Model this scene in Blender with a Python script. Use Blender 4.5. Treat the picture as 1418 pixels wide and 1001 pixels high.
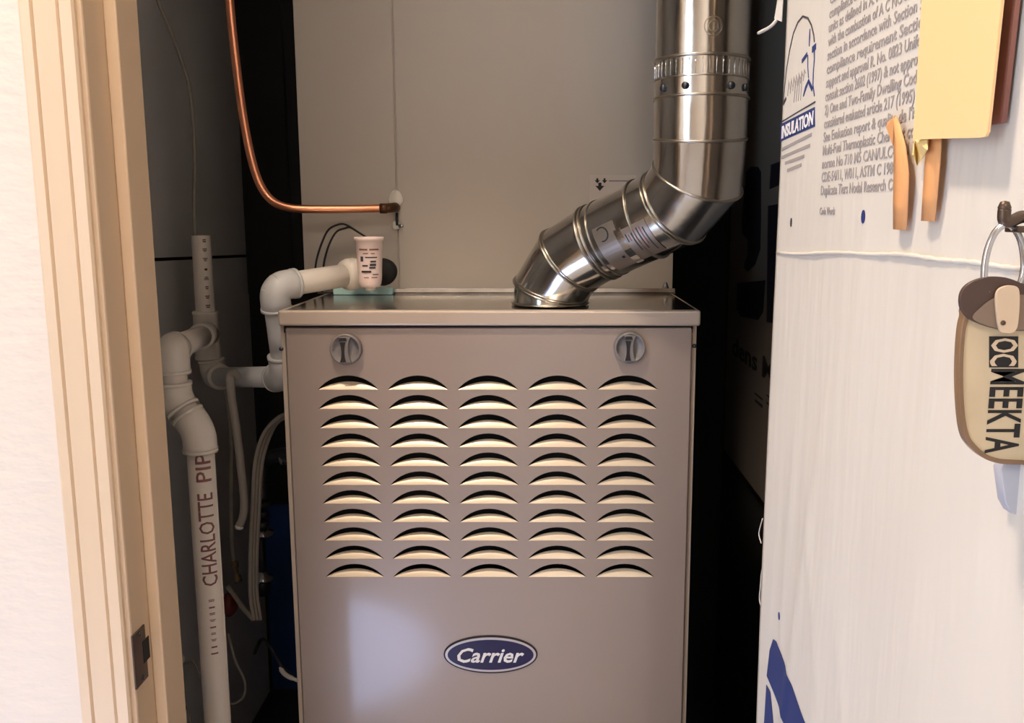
import bpy, bmesh, math, random
from mathutils import Vector, Matrix
random.seed(7)
for o in list(bpy.data.objects): bpy.data.objects.remove(o)
C = bpy.context.scene.collection
S = bpy.context.scene

# ------------------------------------------------------------------ camera
F, CX, CY = 1250.0, 755.0, 500.5
PITCH = math.radians(9.3)
ZC = 1.123
sp, cp = math.sin(PITCH), math.cos(PITCH)
cam = bpy.data.cameras.new('camera')
camo = bpy.data.objects.new('camera', cam); C.objects.link(camo)
camo.location = (0, 0, ZC)
camo.rotation_euler = (math.pi/2 - PITCH, 0, 0)
cam.sensor_width = 36; cam.lens = 36*F/1418; cam.shift_x = -(CX-709)/1418
cam.clip_start = 0.01
S.camera = camo

# ------------------------------------------------------------------ light
w = bpy.data.worlds.new('world'); S.world = w; w.use_nodes = True
w.node_tree.nodes['Background'].inputs[0].default_value = (.75, .85, 1, 1)
w.node_tree.nodes['Background'].inputs[1].default_value = .3
def area(name, loc, target, size, sy, power, col, shape='RECTANGLE'):
    l = bpy.data.lights.new(name, 'AREA'); l.shape = shape; l.size = size; l.size_y = sy
    l.energy = power; l.color = col
    o = bpy.data.objects.new(name, l); C.objects.link(o); o.location = loc
    o.rotation_euler = (Vector(target)-Vector(loc)).to_track_quat('-Z', 'Y').to_euler()
    return o
area('ceiling_lamp', (-.355, .49, 2.36), (-.355, .49, 0), .14, .14, 13.5, (1, .80, .61), 'DISK')
area('hall_lamp', (.02, -1.0, 2.37), (.02, -1.0, 0), .3, .3, 7.5, (1, .91, .82), 'DISK')
area('window_daylight', (-1.47, -.55, 1.35), (.2, .9, 1.1), .7, 1.2, 14, (.66, .84, 1))
sb = bpy.data.lights.new('floor_patch_spot', 'SPOT'); sb.energy = 2100; sb.color = (.40, .57, 1); sb.spot_size = math.radians(17); sb.spot_blend = .45; sb.shadow_soft_size = .02  # blue spot added so its floor patch mirrors in the furnace door
sbo = bpy.data.objects.new('floor_patch_spot', sb); C.objects.link(sbo); sbo.location = (-1.44, -.75, 1.95)
sbo.rotation_euler = (Vector((-.63, .10, 0))-Vector((-1.44, -.75, 1.95))).to_track_quat('-Z', 'Y').to_euler()
S.view_settings.view_transform = 'Standard'; S.view_settings.look = 'None'
S.view_settings.gamma = 1; S.view_settings.use_curve_mapping = False
S.view_settings.exposure = .8

# ------------------------------------------------------------------ helpers
def ray(px, py):
    vx, vy = (px-CX)/F, (CY-py)/F
    return Vector((vx, cp+vy*sp, -sp+vy*cp))
def aty(px, py, Y):
    d = ray(px, py); d = d*(Y/d.y); return Vector((d.x, d.y, d.z+ZC))
def atx(px, py, X):
    d = ray(px, py); d = d*(X/d.x); return Vector((d.x, d.y, d.z+ZC))
def lin(c):
    def f(v):
        v /= 255.0
        return v/12.92 if v <= .04045 else ((v+.055)/1.055)**2.4
    return (f(c[0]), f(c[1]), f(c[2]), 1)
MATS = {}
def mat(name, rgb, rough=.6, metal=0.0, var=0.0, vscale=8.0, stretch=(1, 1, 1), bump=0.0, bscale=60.0,
        bstretch=None, coat=0.0, rvar=0.0, trans=0.0, alpha=1.0, spec=.5):
    m = bpy.data.materials.new(name); m.use_nodes = True
    nt = m.node_tree; b = nt.nodes['Principled BSDF']
    col = lin(rgb); b.inputs['Base Color'].default_value = col
    b.inputs['Roughness'].default_value = rough; b.inputs['Metallic'].default_value = metal
    b.inputs['Coat Weight'].default_value = coat; b.inputs['Coat Roughness'].default_value = .1
    b.inputs['Transmission Weight'].default_value = trans; b.inputs['Alpha'].default_value = alpha
    b.inputs['Specular IOR Level'].default_value = spec
    tc = nt.nodes.new('ShaderNodeTexCoord')
    def noise(scale, st, detail=4):
        mp = nt.nodes.new('ShaderNodeMapping'); mp.inputs['Scale'].default_value = st
        nt.links.new(tc.outputs['Object'], mp.inputs[0])
        n = nt.nodes.new('ShaderNodeTexNoise'); n.inputs['Scale'].default_value = scale
        n.inputs['Detail'].default_value = detail
        nt.links.new(mp.outputs[0], n.inputs[0]); return n
    if var or rvar:
        n = noise(vscale, stretch)
        if var:
            r = nt.nodes.new('ShaderNodeMix'); r.data_type = 'RGBA'
            r.inputs[6].default_value = tuple(max(0, v*(1-var)) for v in col[:3])+(1,)
            r.inputs[7].default_value = tuple(min(1, v*(1+var)) for v in col[:3])+(1,)
            nt.links.new(n.outputs[0], r.inputs[0]); nt.links.new(r.outputs[2], b.inputs['Base Color'])
        if rvar:
            q = nt.nodes.new('ShaderNodeMapRange'); q.inputs[1].default_value = .3; q.inputs[2].default_value = .7
            q.inputs[3].default_value = max(.02, rough-rvar); q.inputs[4].default_value = rough+rvar
            nt.links.new(n.outputs[0], q.inputs[0]); nt.links.new(q.outputs[0], b.inputs['Roughness'])
    if bump:
        n = noise(bscale, bstretch or (1, 1, 1), 3)
        bp = nt.nodes.new('ShaderNodeBump'); bp.inputs['Strength'].default_value = bump
        bp.inputs['Distance'].default_value = .004
        nt.links.new(n.outputs[0], bp.inputs['Height']); nt.links.new(bp.outputs[0], b.inputs['Normal'])
    MATS[name] = m
    return m
M_wall = mat('hall_plaster', (221, 209, 197), .75, bump=.3, bscale=38, bstretch=(1, 1, 2.2), var=.03)
M_trim = mat('painted_trim', (214, 190, 162), .38, var=.04, vscale=14, stretch=(1, 1, .15))
M_jamb = mat('shaded_jamb_paint', (200, 175, 146), .5, var=.06, vscale=12, stretch=(1, 1, .12))  # same paint as the trim, darkened to carry the jamb's shade
M_floor = mat('hall_floor', (196, 190, 186), .5, var=.06)
M_ceil = mat('ceiling_white', (235, 230, 222), .8)
M_cfloor = mat('closet_floor', (40, 42, 50), .8, var=.2)
M_film = mat('foam_film', (216, 211, 203), .4, bump=.45, bscale=11, bstretch=(1, 3.2, .55), var=.03, vscale=5)
M_foam = mat('foam_core', (176, 158, 142), .85, bump=.4, bscale=200)
M_rightboard = mat('shaded_right_board', (120, 114, 108), .7)  # foam board greyed so the right wall looks shaded
M_greyfoam = mat('closet_board', (210, 210, 210), .6, var=.06, vscale=3, bump=.1, bscale=8)
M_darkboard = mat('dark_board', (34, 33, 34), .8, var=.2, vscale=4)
M_bluefilm = mat('blue_film', (26, 62, 122), .6, var=.6, vscale=3)
M_ink = mat('navy_ink', (34, 52, 112), .6)
M_walldark = mat('shaded_navy_ink', (20, 18, 34), .7)  # navy ink copy darkened to stand in for shade on the right wall
M_greyink = mat('grey_ink', (156, 149, 147), .7)
M_darkink = mat('dark_ink', (60, 58, 66), .7)
M_blackink = mat('black_ink', (24, 22, 22), .7)
M_redink = mat('maroon_ink', (130, 84, 84), .7)
M_paint = mat('furnace_paint', (163, 149, 141), .4, metal=.45, var=.03, vscale=4, coat=.8)
M_paint2 = mat('furnace_edge', (192, 177, 163), .33, metal=.35, coat=.2)
M_blade = mat('louver_paint_lit', (206, 190, 168), .35, metal=.2)  # furnace paint lightened on the blades, lamp light put into the colour
M_black = mat('black_interior', (10, 10, 10), .8)
M_gap = mat('dark_gap', (16, 14, 14), .8)
M_plenum = mat('plenum_sheet', (186, 178, 168), .45, metal=.3, var=.05, vscale=3)
M_galv = mat('galvanised', (208, 208, 204), .15, metal=1.0, var=.12, vscale=30, rvar=.06, bump=.09, bscale=26)
M_deck = mat('galvanised_deck', (190, 186, 180), .16, metal=1.0, var=.08, vscale=20)
M_bead = mat('galvanised_bead', (176, 168, 156), .3, metal=1.0)
M_copper = mat('copper', (232, 160, 124), .34, metal=1.0, var=.12, vscale=20)
M_brownmetal = mat('tarnished_copper', (96, 66, 48), .45, metal=.8)
M_pvc = mat('white_pvc', (222, 214, 204), .38, var=.03, vscale=6)
M_pvcf = mat('pvc_fitting', (214, 208, 198), .34, var=.03, vscale=9)
M_pvcb = mat('shaded_white_pvc', (206, 206, 206), .34)  # white PVC greyed to imitate the side the warm lamp misses
M_putty = mat('putty', (232, 226, 214), .7, bump=.6, bscale=90)
M_switch = mat('switch_plastic', (236, 214, 208), .4)
M_cyan = mat('cyan_strip', (205, 248, 250), .35)
M_wire = mat('black_wire', (26, 26, 28), .5)
M_tube = mat('clear_tube', (172, 164, 154), .28, trans=.25)
M_tubed = mat('grey_tube', (132, 128, 118), .35)
M_chrome = mat('chrome', (190, 192, 196), .2, metal=1.0)
M_dkmetal = mat('dark_steel', (70, 72, 78), .4, metal=.9)
M_bronze = mat('bronze', (92, 78, 68), .38, metal=.85, var=.2, vscale=60)
M_knob = mat('knob_plastic', (118, 113, 112), .4)
M_knobd = mat('knob_slot', (24, 19, 19), .6)
M_silver = mat('badge_silver', (196, 190, 196), .3, metal=.4)
M_navy = mat('badge_navy', (14, 8, 70), .3)
M_white = mat('white_letter', (240, 238, 240), .4)
M_cream = mat('cream_paper', (240, 200, 146), .75)
M_backing = mat('red_brown_card', (150, 100, 86), .8)
M_tape = mat('orange_tape', (226, 164, 108), .6)
M_tapey = mat('yellow_tape', (244, 216, 150), .6)
M_brass = mat('dull_brass', (120, 104, 70), .45, metal=.7)
M_label = mat('label_paper', (205, 192, 182), .6)
M_sticker = mat('foil_sticker', (158, 146, 134), .35, metal=.85)
M_amber = mat('amber_plastic', (226, 206, 172), .2, trans=.3, var=.12, vscale=40)
M_lining = mat('worn_lining', (128, 108, 92), .55)
M_amberd = mat('amber_rim', (128, 100, 74), .25)
M_leather = mat('dark_leather', (74, 54, 46), .45)
M_strap = mat('tan_strap', (206, 182, 154), .5)
M_greyblue = mat('plain_grey_blue', (176, 178, 190), .4)
M_red = mat('dark_red', (92, 22, 26), .5)

def tag(o, label=None, cat=None, group=None, kind=None):
    if label: o['label'] = label
    if cat: o['category'] = cat
    if group: o['group'] = group
    if kind: o['kind'] = kind
    return o
def setparent(o, p):
    o.parent = p
    m = Matrix.Translation(p.location) if p.type == 'EMPTY' else Matrix.Identity(4)   # part meshes keep world coordinates
    o.matrix_parent_inverse = m.inverted()
def link(name, me, m=None, parent=None, smooth=False):
    o = bpy.data.objects.new(name, me); C.objects.link(o)
    if m is not None and not me.materials: me.materials.append(m)
    if smooth:
        for p in me.polygons: p.use_smooth = True
    if parent is not None: setparent(o, parent)
    return o
def empty(name, loc):
    o = bpy.data.objects.new(name, None); C.objects.link(o); o.location = loc; o.empty_display_size = .05
    return o
def from_bm(name, bm, m, parent=None, smooth=False, recalc=True):
    if recalc: bmesh.ops.recalc_face_normals(bm, faces=bm.faces)
    me = bpy.data.meshes.new(name); bm.to_mesh(me); bm.free()
    return link(name, me, m, parent, smooth)
def add_box(bm, x0, x1, y0, y1, z0, z1, bev=0, seg=2):
    r = bmesh.ops.create_cube(bm, size=1)
    for v in r['verts']:
        v.co = Vector(((x0+x1)/2+v.co.x*(x1-x0), (y0+y1)/2+v.co.y*(y1-y0), (z0+z1)/2+v.co.z*(z1-z0)))
    if bev:
        es = list({e for v in r['verts'] for e in v.link_edges})
        bmesh.ops.bevel(bm, geom=es, offset=bev, segments=seg, profile=.5, affect='EDGES')
def box(name, x0, x1, y0, y1, z0, z1, m, parent=None, bev=0, seg=2):
    bm = bmesh.new(); add_box(bm, x0, x1, y0, y1, z0, z1, bev, seg)
    return from_bm(name, bm, m, parent)
def frame_of(d):
    d = d.normalized()
    a = Vector((0, 0, 1)) if abs(d.z) < .9 else Vector((1, 0, 0))
    u = d.cross(a).normalized(); v = d.cross(u).normalized()
    return u, v
def add_tube(bm, pts, rad, n=16, caps=True):
    pts = [Vector(p) for p in pts]; k = len(pts)
    rads = rad if isinstance(rad, (list, tuple)) else [rad]*k
    tans = []
    for i in range(k):
        a = pts[max(0, i-1)]; b = pts[min(k-1, i+1)]; tans.append((b-a).normalized())
    u, v = frame_of(tans[0]); rings = []
    for i in range(k):
        if i:
            q = tans[i-1].rotation_difference(tans[i]); u = q @ u
        u = (u-tans[i]*u.dot(tans[i])).normalized(); v = tans[i].cross(u)
        rings.append([bm.verts.new(pts[i]+(u*math.cos(2*math.pi*j/n)+v*math.sin(2*math.pi*j/n))*rads[i]) for j in range(n)])
    for i in range(k-1):
        for j in range(n):
            f = bm.faces.new((rings[i][j], rings[i][(j+1) % n], rings[i+1][(j+1) % n], rings[i+1][j])); f.smooth = True
    if caps:
        bm.faces.new(rings[0][::-1]); bm.faces.new(rings[-1])
def tube(name, pts, rad, m, parent=None, n=16, caps=True):
    bm = bmesh.new(); add_tube(bm, pts, rad, n, caps)
    return from_bm(name, bm, m, parent)
def smooth_path(pts, sub=8):
    P = [Vector(p) for p in pts]; out = []
    for i in range(len(P)-1):
        p0 = P[max(0, i-1)]; p1 = P[i]; p2 = P[i+1]; p3 = P[min(len(P)-1, i+2)]
        for s in range(sub):
            t = s/sub
            out.append(.5*((2*p1)+(p2-p0)*t+(2*p0-5*p1+4*p2-p3)*t*t+(3*p1-p0-3*p2+p3)*t**3))
    out.append(P[-1]); return out
def lathe(name, prof, loc, axis, m, parent=None, n=32):
    """prof: list of (radius, height along axis)"""
    bm = bmesh.new(); axis = Vector(axis).normalized(); u, v = frame_of(axis); loc = Vector(loc); rings = []
    for r, h in prof:
        rings.append([bm.verts.new(loc+axis*h+(u*math.cos(2*math.pi*j/n)+v*math.sin(2*math.pi*j/n))*max(r, 1e-5)) for j in range(n)])
    for i in range(len(rings)-1):
        for j in range(n):
            f = bm.faces.new((rings[i][j], rings[i][(j+1) % n], rings[i+1][(j+1) % n], rings[i+1][j])); f.smooth = True
    bm.faces.new(rings[0][::-1]); bm.faces.new(rings[-1])
    o = from_bm(name, bm, m, parent)
    return o
def curve_mesh(loops, ext, bev=0):
    """flat polygon (outer loops and holes) in XY, thickness 2*ext"""
    cu = bpy.data.curves.new('tmp', 'CURVE'); cu.dimensions = '2D'; cu.fill_mode = 'BOTH'
    cu.extrude = ext; cu.bevel_depth = bev; cu.bevel_resolution = 1
    for lp in loops:
        s = cu.splines.new('POLY'); s.points.add(len(lp)-1)
        for p, q in zip(s.points, lp): p.co = (q[0], q[1], 0, 1)
        s.use_cyclic_u = True
    o = bpy.data.objects.new('tmp', cu); C.objects.link(o)
    bpy.context.view_layer.update()
    me = bpy.data.meshes.new_from_object(o.evaluated_get(bpy.context.evaluated_depsgraph_get()))
    bpy.data.objects.remove(o); bpy.data.curves.remove(cu)
    me.materials.clear()
    return me
def text_mesh(s, size, ext=.0002, shear=0, offset=0, width=None, align='LEFT'):
    cu = bpy.data.curves.new('tmp', 'FONT'); cu.body = s; cu.size = size; cu.extrude = ext
    cu.shear = shear; cu.offset = offset; cu.resolution_u = 2; cu.align_x = align
    o = bpy.data.objects.new('tmp', cu); C.objects.link(o)
    bpy.context.view_layer.update()
    me = bpy.data.meshes.new_from_object(o.evaluated_get(bpy.context.evaluated_depsgraph_get()))
    bpy.data.objects.remove(o); bpy.data.curves.remove(cu); me.materials.clear()
    if width and me.vertices:
        xs = [v.co.x for v in me.vertices]; w0 = max(xs)-min(xs); mn = min(xs)
        for v in me.vertices: v.co.x = (v.co.x-mn)*width/w0
    return me
def remap(me, fn):
    for v in me.vertices: v.co = fn(*v.co)
    bm = bmesh.new(); bm.from_mesh(me); bmesh.ops.recalc_face_normals(bm, faces=bm.faces); bm.to_mesh(me); bm.free()
    return me
def join_meshes(mes, name):
    bm = bmesh.new()
    for me in mes:
        bm.from_mesh(me); bpy.data.meshes.remove(me)
    me = bpy.data.meshes.new(name); bm.to_mesh(me); bm.free(); return me
def plate_y(loops, y, thick, bev=0):
    """polygon in (X,Z) facing -Y with its front at y"""
    me = curve_mesh(loops, thick/2, bev)
    return remap(me, lambda a, b, c: Vector((a, y+thick/2-c, b)))
def ribbon(pts, wd, thick=.0004):
    """stroke polygon from 2D points"""
    L, R = [], []
    n = len(pts); wl = wd if isinstance(wd, (list, tuple)) else [wd]*n
    for i in range(n):
        a = Vector(pts[max(0, i-1)]); b = Vector(pts[min(n-1, i+1)]); d = (b-a)
        d = d.normalized() if d.length > 1e-9 else Vector((1, 0))
        nn = Vector((-d.y, d.x))*wl[i]/2; p = Vector(pts[i])
        L.append(p+nn); R.append(p-nn)
    bm = bmesh.new()
    lv = [bm.verts.new((q.x, q.y, thick/2)) for q in L]; rv = [bm.verts.new((q.x, q.y, thick/2)) for q in R]
    lb = [bm.verts.new((q.x, q.y, -thick/2)) for q in L]; rb = [bm.verts.new((q.x, q.y, -thick/2)) for q in R]
    for i in range(n-1):
        bm.faces.new((rv[i], rv[i+1], lv[i+1], lv[i])); bm.faces.new((lb[i], lb[i+1], rb[i+1], rb[i]))
        bm.faces.new((lv[i], lv[i+1], lb[i+1], lb[i])); bm.faces.new((rb[i], rb[i+1], rv[i+1], rv[i]))
    bm.faces.new((lv[0], lb[0], rb[0], rv[0])); bm.faces.new((rv[-1], rb[-1], lb[-1], lv[-1]))
    me = bpy.data.meshes.new('tmp'); bm.to_mesh(me); bm.free(); return me

# ------------------------------------------------------------------ the room
YN = .75                    # hall face of the jamb
XJ = atx(112, 0, -1).x * 0 + aty(112, 0, YN).x      # jamb face
YE = atx(190, 0, XJ+.011).y                          # closet side of the jamb
XL, XR, YB = -.65, .40, 1.98                         # closet shell
XB = aty(1076, 350, YN-.005).x                       # printed face of the board on the door
XO = XB+.03+.036+.003                                # right side of the opening
HX0, HX1, HY0, HZ = -1.5, 1.35, -1.62, 2.42
ZH = 1.98
bm = bmesh.new()
add_box(bm, HX0, XJ-.018, YN+.012, YE, 0, HZ); add_box(bm, XO+.018, HX1, YN+.012, YE, 0, HZ)
add_box(bm, XJ-.018, XO+.018, YN+.012, YE, ZH+.018, HZ)
tag(from_bm('wall_front', bm, M_wall), 'white lightly textured wall left of the door casing', kind='structure')
tag(box('wall_hall_left', HX0-.05, HX0, HY0, YE, 0, HZ, M_wall), kind='structure')
tag(box('wall_hall_right', HX1, HX1+.05, HY0, YE, 0, HZ, M_wall), kind='structure')
tag(box('wall_hall_back', HX0-.05, HX1+.05, HY0-.05, HY0, 0, HZ, M_wall), kind='structure')
tag(box('ceiling', HX0-.05, HX1+.05, HY0-.05, YB+.05, HZ, HZ+.05, M_ceil), kind='structure')
fl = tag(box('floor', HX0-.05, HX1+.05, HY0-.05, YE, -.05, 0, M_floor), kind='structure')
tag(box('floor_closet', XL-.05, XR+.05, YE, YB+.05, -.05, 0, M_cfloor), kind='structure')
# closet left wall: backing and separate boards
wl = tag(box('wall_left', XL-.05, XL-.012, YE, YB, 0, HZ, M_gap), 'dim grey boarded wall at the left of the closet', kind='structure')
zs = atx(240, 358.5, XL).z; z2 = atx(352, 354, XL).z; ya = atx(240, 358, XL).y; yb2 = atx(352, 354, XL).y
sl = (z2-zs)/(yb2-ya)
def lboard(y0, y1, z0, z1, s0, s1):
    bm = bmesh.new()
    q = [(y0, z0+s0*(y0-ya)), (y1, z0+s0*(y1-ya)), (y1, z1+s1*(y1-ya)), (y0, z1+s1*(y0-ya))]
    a = [bm.verts.new((XL, y, z)) for y, z in q]; b = [bm.verts.new((XL-.012, y, z)) for y, z in q]
    bm.faces.new(a); bm.faces.new(b[::-1])
    for i in range(4): bm.faces.new((a[i], a[(i+1) % 4], b[(i+1) % 4], b[i]))
    from_bm('board', bm, M_greyfoam, wl)
lboard(YE+.001, YB-.002, .01, zs-.003, 0, sl)
lboard(YE+.001, YB-.002, zs+.003, HZ-.01, sl, 0)
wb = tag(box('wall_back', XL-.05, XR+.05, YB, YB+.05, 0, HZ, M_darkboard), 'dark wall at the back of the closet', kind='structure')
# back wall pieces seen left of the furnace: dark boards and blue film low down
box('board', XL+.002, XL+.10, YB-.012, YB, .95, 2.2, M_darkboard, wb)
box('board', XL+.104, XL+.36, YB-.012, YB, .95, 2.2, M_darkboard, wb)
bz = aty(380, 700, YB-.01).z
bp = box('blue_sheet', XL+.01, -.18, YB-.010, YB, .02, bz, M_bluefilm, wb); bp['label'] = 'blue sheet low on the back wall'
wr = tag(box('wall_right', XR, XR+.05, YE, YB, 0, HZ, M_darkboard), 'boarded wall to the right of the furnace, darkened for shade', kind='structure')  # dark base colour stands in for the poorly lit far end
XRB = XR-.014
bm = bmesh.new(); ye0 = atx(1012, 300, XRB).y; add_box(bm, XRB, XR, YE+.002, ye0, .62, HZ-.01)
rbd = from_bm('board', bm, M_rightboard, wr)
def rw(px, py): p = atx(px, py, XRB); return (-p.y, p.z)
def onright(me): return remap(me, lambda a, b, c: Vector((XRB-.0004-c, -a, b)))
def rpoly(pts): return curve_mesh([[rw(*p) for p in pts]], .0003)
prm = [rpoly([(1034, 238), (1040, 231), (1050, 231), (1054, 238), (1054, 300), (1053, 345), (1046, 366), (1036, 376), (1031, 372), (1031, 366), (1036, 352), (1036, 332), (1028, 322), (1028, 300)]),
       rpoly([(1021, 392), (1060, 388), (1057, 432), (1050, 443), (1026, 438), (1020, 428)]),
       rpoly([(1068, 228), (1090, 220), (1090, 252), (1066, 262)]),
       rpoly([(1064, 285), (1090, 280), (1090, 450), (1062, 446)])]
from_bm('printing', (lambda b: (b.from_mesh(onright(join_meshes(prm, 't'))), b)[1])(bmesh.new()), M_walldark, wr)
tmr = text_mesh('dens M', .1, .0003, offset=.002)
p0 = rw(1014, 485); xs = [v.co.x for v in tmr.vertices]; wscale = (rw(1072, 500)[0]-p0[0])/(max(xs)-min(xs))
tmr = remap(tmr, lambda a, b, c: Vector((p0[0]+a*wscale, p0[1]+b*.52-.006, c)))
link('lettering', onright(tmr), M_blackink, wr)
for (a, b) in [((1045, 545), (1056, 552)), ((1046, 556), (1056, 561)), ((1062, 546), (1066, 551)), ((1062, 556), (1066, 562))]:
    q0, q1 = rw(*a), rw(*b)
    link('mark', onright(curve_mesh([[q0, (q1[0], q0[1]), q1, (q0[0], q1[1])]], .0003)), M_blackink, wr)

# ---- door jamb and casing
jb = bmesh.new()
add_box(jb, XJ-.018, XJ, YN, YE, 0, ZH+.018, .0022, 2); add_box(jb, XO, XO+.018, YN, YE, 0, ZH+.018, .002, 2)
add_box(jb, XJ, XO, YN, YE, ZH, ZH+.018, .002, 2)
jamb = tag(from_bm('trim_1', jb, M_jamb), 'door jamb, paint darkened for shade, with a metal strike plate', kind='structure')
ys = atx(141, 0, XJ).y
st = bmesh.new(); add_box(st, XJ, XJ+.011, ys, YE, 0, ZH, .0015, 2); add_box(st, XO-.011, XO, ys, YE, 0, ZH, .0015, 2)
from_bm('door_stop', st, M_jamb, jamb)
def casing(sgn, xin, name):
    # profile: (offset from inner edge outward, thickness)
    w = .042
    prof = [(0, 0), (0, .0155), (.0015, .0178), (.0105, .0184), (.0117, .0166), (.0130, .0190), (.0295, .0212), (.0307, .0190), (.0322, .0218), (.039, .0222), (w-.001, .0212), (w, .018), (w, 0)]
    bm = bmesh.new(); lo, hi = [], []
    for a, b in prof:
        x = xin-sgn*a; y = YN+.012-b
        lo.append(bm.verts.new((x, y, 0))); hi.append(bm.verts.new((x, y, ZH+.05)))
    for i in range(len(prof)-1): bm.faces.new((lo[i], lo[i+1], hi[i+1], hi[i]))
    bm.faces.new((lo[-1], lo[0], hi[0], hi[-1])); bm.faces.new(lo); bm.faces.new(hi[::-1])
    return from_bm(name, bm, M_trim)
c1 = casing(1, XJ-.0040, 'trim_2'); tag(c1, 'cream painted moulded casing around the doorway', kind='structure')
# strike plate
pc = [atx(176, 905, XJ), atx(203, 868, XJ), atx(203, 940, XJ), atx(183, 962, XJ)]
y0s, y1s = YN-.0012, atx(201, 905, XJ).y
z0s, z1s = atx(190, 952, XJ).z, atx(190, 872, XJ).z
spl = box('strike_plate', XJ, XJ+.0018, y0s, min(y1s, ys-.001), z0s, z1s, M_bronze, jamb, .0006); spl['label'] = 'dark bronze strike plate'
ym = (y0s+ys)/2; zm = (z0s+z1s)/2
box('latch_hole', XJ+.0016, XJ+.0021, ym-.001, ys-.0065, zm-.009, zm+.012, M_black, spl)
for dz in (-.021, .021): lathe('screw', [(0, 0), (.0028, 0), (.002, .0008), (0, .0009)], (XJ+.0018, ym-.004, zm+dz), (1, 0, 0), M_dkmetal, spl, 12)

# ---- the open door that carries the insulation board
tag(box('door_1', XB+.031, XB+.066, .13, YN-.004, .012, ZH-.004, M_trim, None, .001), 'open door behind the white insulation board', kind='structure')

# ================================================================== FURNACE
FX0, FX1 = aty(388, 455, 1.172).x, aty(965, 455, 1.172).x
FY = 1.165                                   # front of door panel
LT = aty(600, 430, 1.158).z                  # top of lid
fur = tag(empty('gas_furnace', ((FX0+FX1)/2, 1.5, 0)), 'tan metal gas furnace with louvered front door and oval blue badge', 'furnace')
bm = bmesh.new()                             # cabinet shell: sides, back, top
add_box(bm, FX0, FX0+.006, 1.172, 1.885, 0, LT-.018, .0012, 2); add_box(bm, FX1-.006, FX1, 1.172, 1.885, 0, LT-.018, .0012, 2)
add_box(bm, FX0+.006, FX1-.006, 1.879, 1.885, 0, LT-.018)
from_bm('cabinet', bm, M_paint2, fur)
box('black_backing_plate', FX0+.007, FX1-.007, 1.205, 1.21, .02, LT-.03, M_black, fur)  # black plate put in so the louver openings look dark inside
# lid: rim plus galvanised deck
lx0, lx1 = aty(384.5, 440, 1.158).x, aty(970.5, 440, 1.158).x
lz = aty(600, 451.5, 1.158).z
bm = bmesh.new(); add_box(bm, lx0, lx1, 1.158, 1.89, lz, LT, .003, 3)
from_bm('lid', bm, M_paint2, fur)
box('top_deck', lx0+.010, lx1-.006, 1.164, 1.425, LT-.001, LT+.0006, M_deck, fur)
box('door_gap', FX0+.006, FX1-.006, 1.168, 1.176, lz-.010, lz, M_gap, fur)
# door panel with louver openings
DX0, DX1 = aty(396.5, 459, FY).x, aty(957, 459, FY).x
DZ1, DZ0 = aty(680, 455.5, FY).z, .40
LW, LH, PITCHZ = .0800, .0190, None
xc = [aty((440+524)/2, 530, FY).x, aty((537+620)/2, 530, FY).x, aty(676, 530, FY).x, aty(774, 530, FY).x, aty(869, 530, FY).x]
px_ = (xc[4]-xc[0])/4; xc = [xc[0]+i*px_ for i in range(5)]
zb1, zb11 = aty(680, 539.5, FY).z, aty(680, 799, FY).z
zr = [zb1+(zb11-zb1)*i/10 for i in range(11)]
def arcpts(h, n=14, w=LW):
    R = (w*w/4+h*h)/(2*h); a = math.asin(min(1, w/2/R)); out = []
    for i in range(n+1):
        t = a-2*a*i/n
        out.append((R*math.sin(t), R*math.cos(t)-(R-h)))
    return out
lo = [[(DX0, DZ0), (DX1, DZ0), (DX1, DZ1), (DX0, DZ1)]]
for z in zr:
    for x in xc: lo.append([(x+a, z+b) for a, b in arcpts(LH)])
pm = plate_y(lo, FY, .0012)
bm = bmesh.new(); bm.from_mesh(pm); bpy.data.meshes.remove(pm)
# rounded returned edges of the pan door
def pan_edges(bm, x0, x1, z0, z1):
    r = .004
    for (ax, az, bx_, bz_, nx, nz) in [(x0, z0, x0, z1, -1, 0), (x1, z0, x1, z1, 1, 0), (x0, z1, x1, z1, 0, 1), (x0, z0, x1, z0, 0, -1)]:
        prev = None
        for i in range(5):
            t = math.pi/2*i/4; off = r*math.sin(t)*.5; dy = r*(1-math.cos(t))
            a = bm.verts.new((ax+nx*off, FY+dy, az+nz*off)); b = bm.verts.new((bx_+nx*off, FY+dy, bz_+nz*off))
            if prev: bm.faces.new((prev[0], prev[1], b, a)).smooth = True
            prev = (a, b)
        a = bm.verts.new((ax+nx*r*.5, FY+.012, az+nz*r*.5)); b = bm.verts.new((bx_+nx*r*.5, FY+.012, bz_+nz*r*.5))
        bm.faces.new((prev[0], prev[1], b, a))
pan_edges(bm, DX0, DX1, DZ0, DZ1)
door = from_bm('door_panel', bm, M_paint, fur)
bm = bmesh.new(); n = 14                       # one louver blade, hinged along its straight bottom edge, leaning inward
rows = []
for k, (f, d) in enumerate([(0, 0), (.25, .0014), (.5, .0030), (.75, .0050), (1, .0072)]):
    A = arcpts(.0096*f if f else .0001, n, LW-.001)
    rows.append([bm.verts.new((a, .0004+d*(b/(.0096*f) if f else 0), b)) for a, b in A])
for k in range(4):
    for i in range(n):
        bm.faces.new((rows[k][i], rows[k][i+1], rows[k+1][i+1], rows[k+1][i])).smooth = True
bmesh.ops.remove_doubles(bm, verts=bm.verts, dist=.00005)
bmesh.ops.recalc_face_normals(bm, faces=bm.faces)
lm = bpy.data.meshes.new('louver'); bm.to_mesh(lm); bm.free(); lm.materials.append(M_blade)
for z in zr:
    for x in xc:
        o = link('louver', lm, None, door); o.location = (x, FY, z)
# blower door below
bm = bmesh.new(); add_box(bm, DX0, DX1, FY, FY+.012, .02, DZ0-.006, .003, 2); from_bm('blower_door', bm, M_paint, fur)
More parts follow.
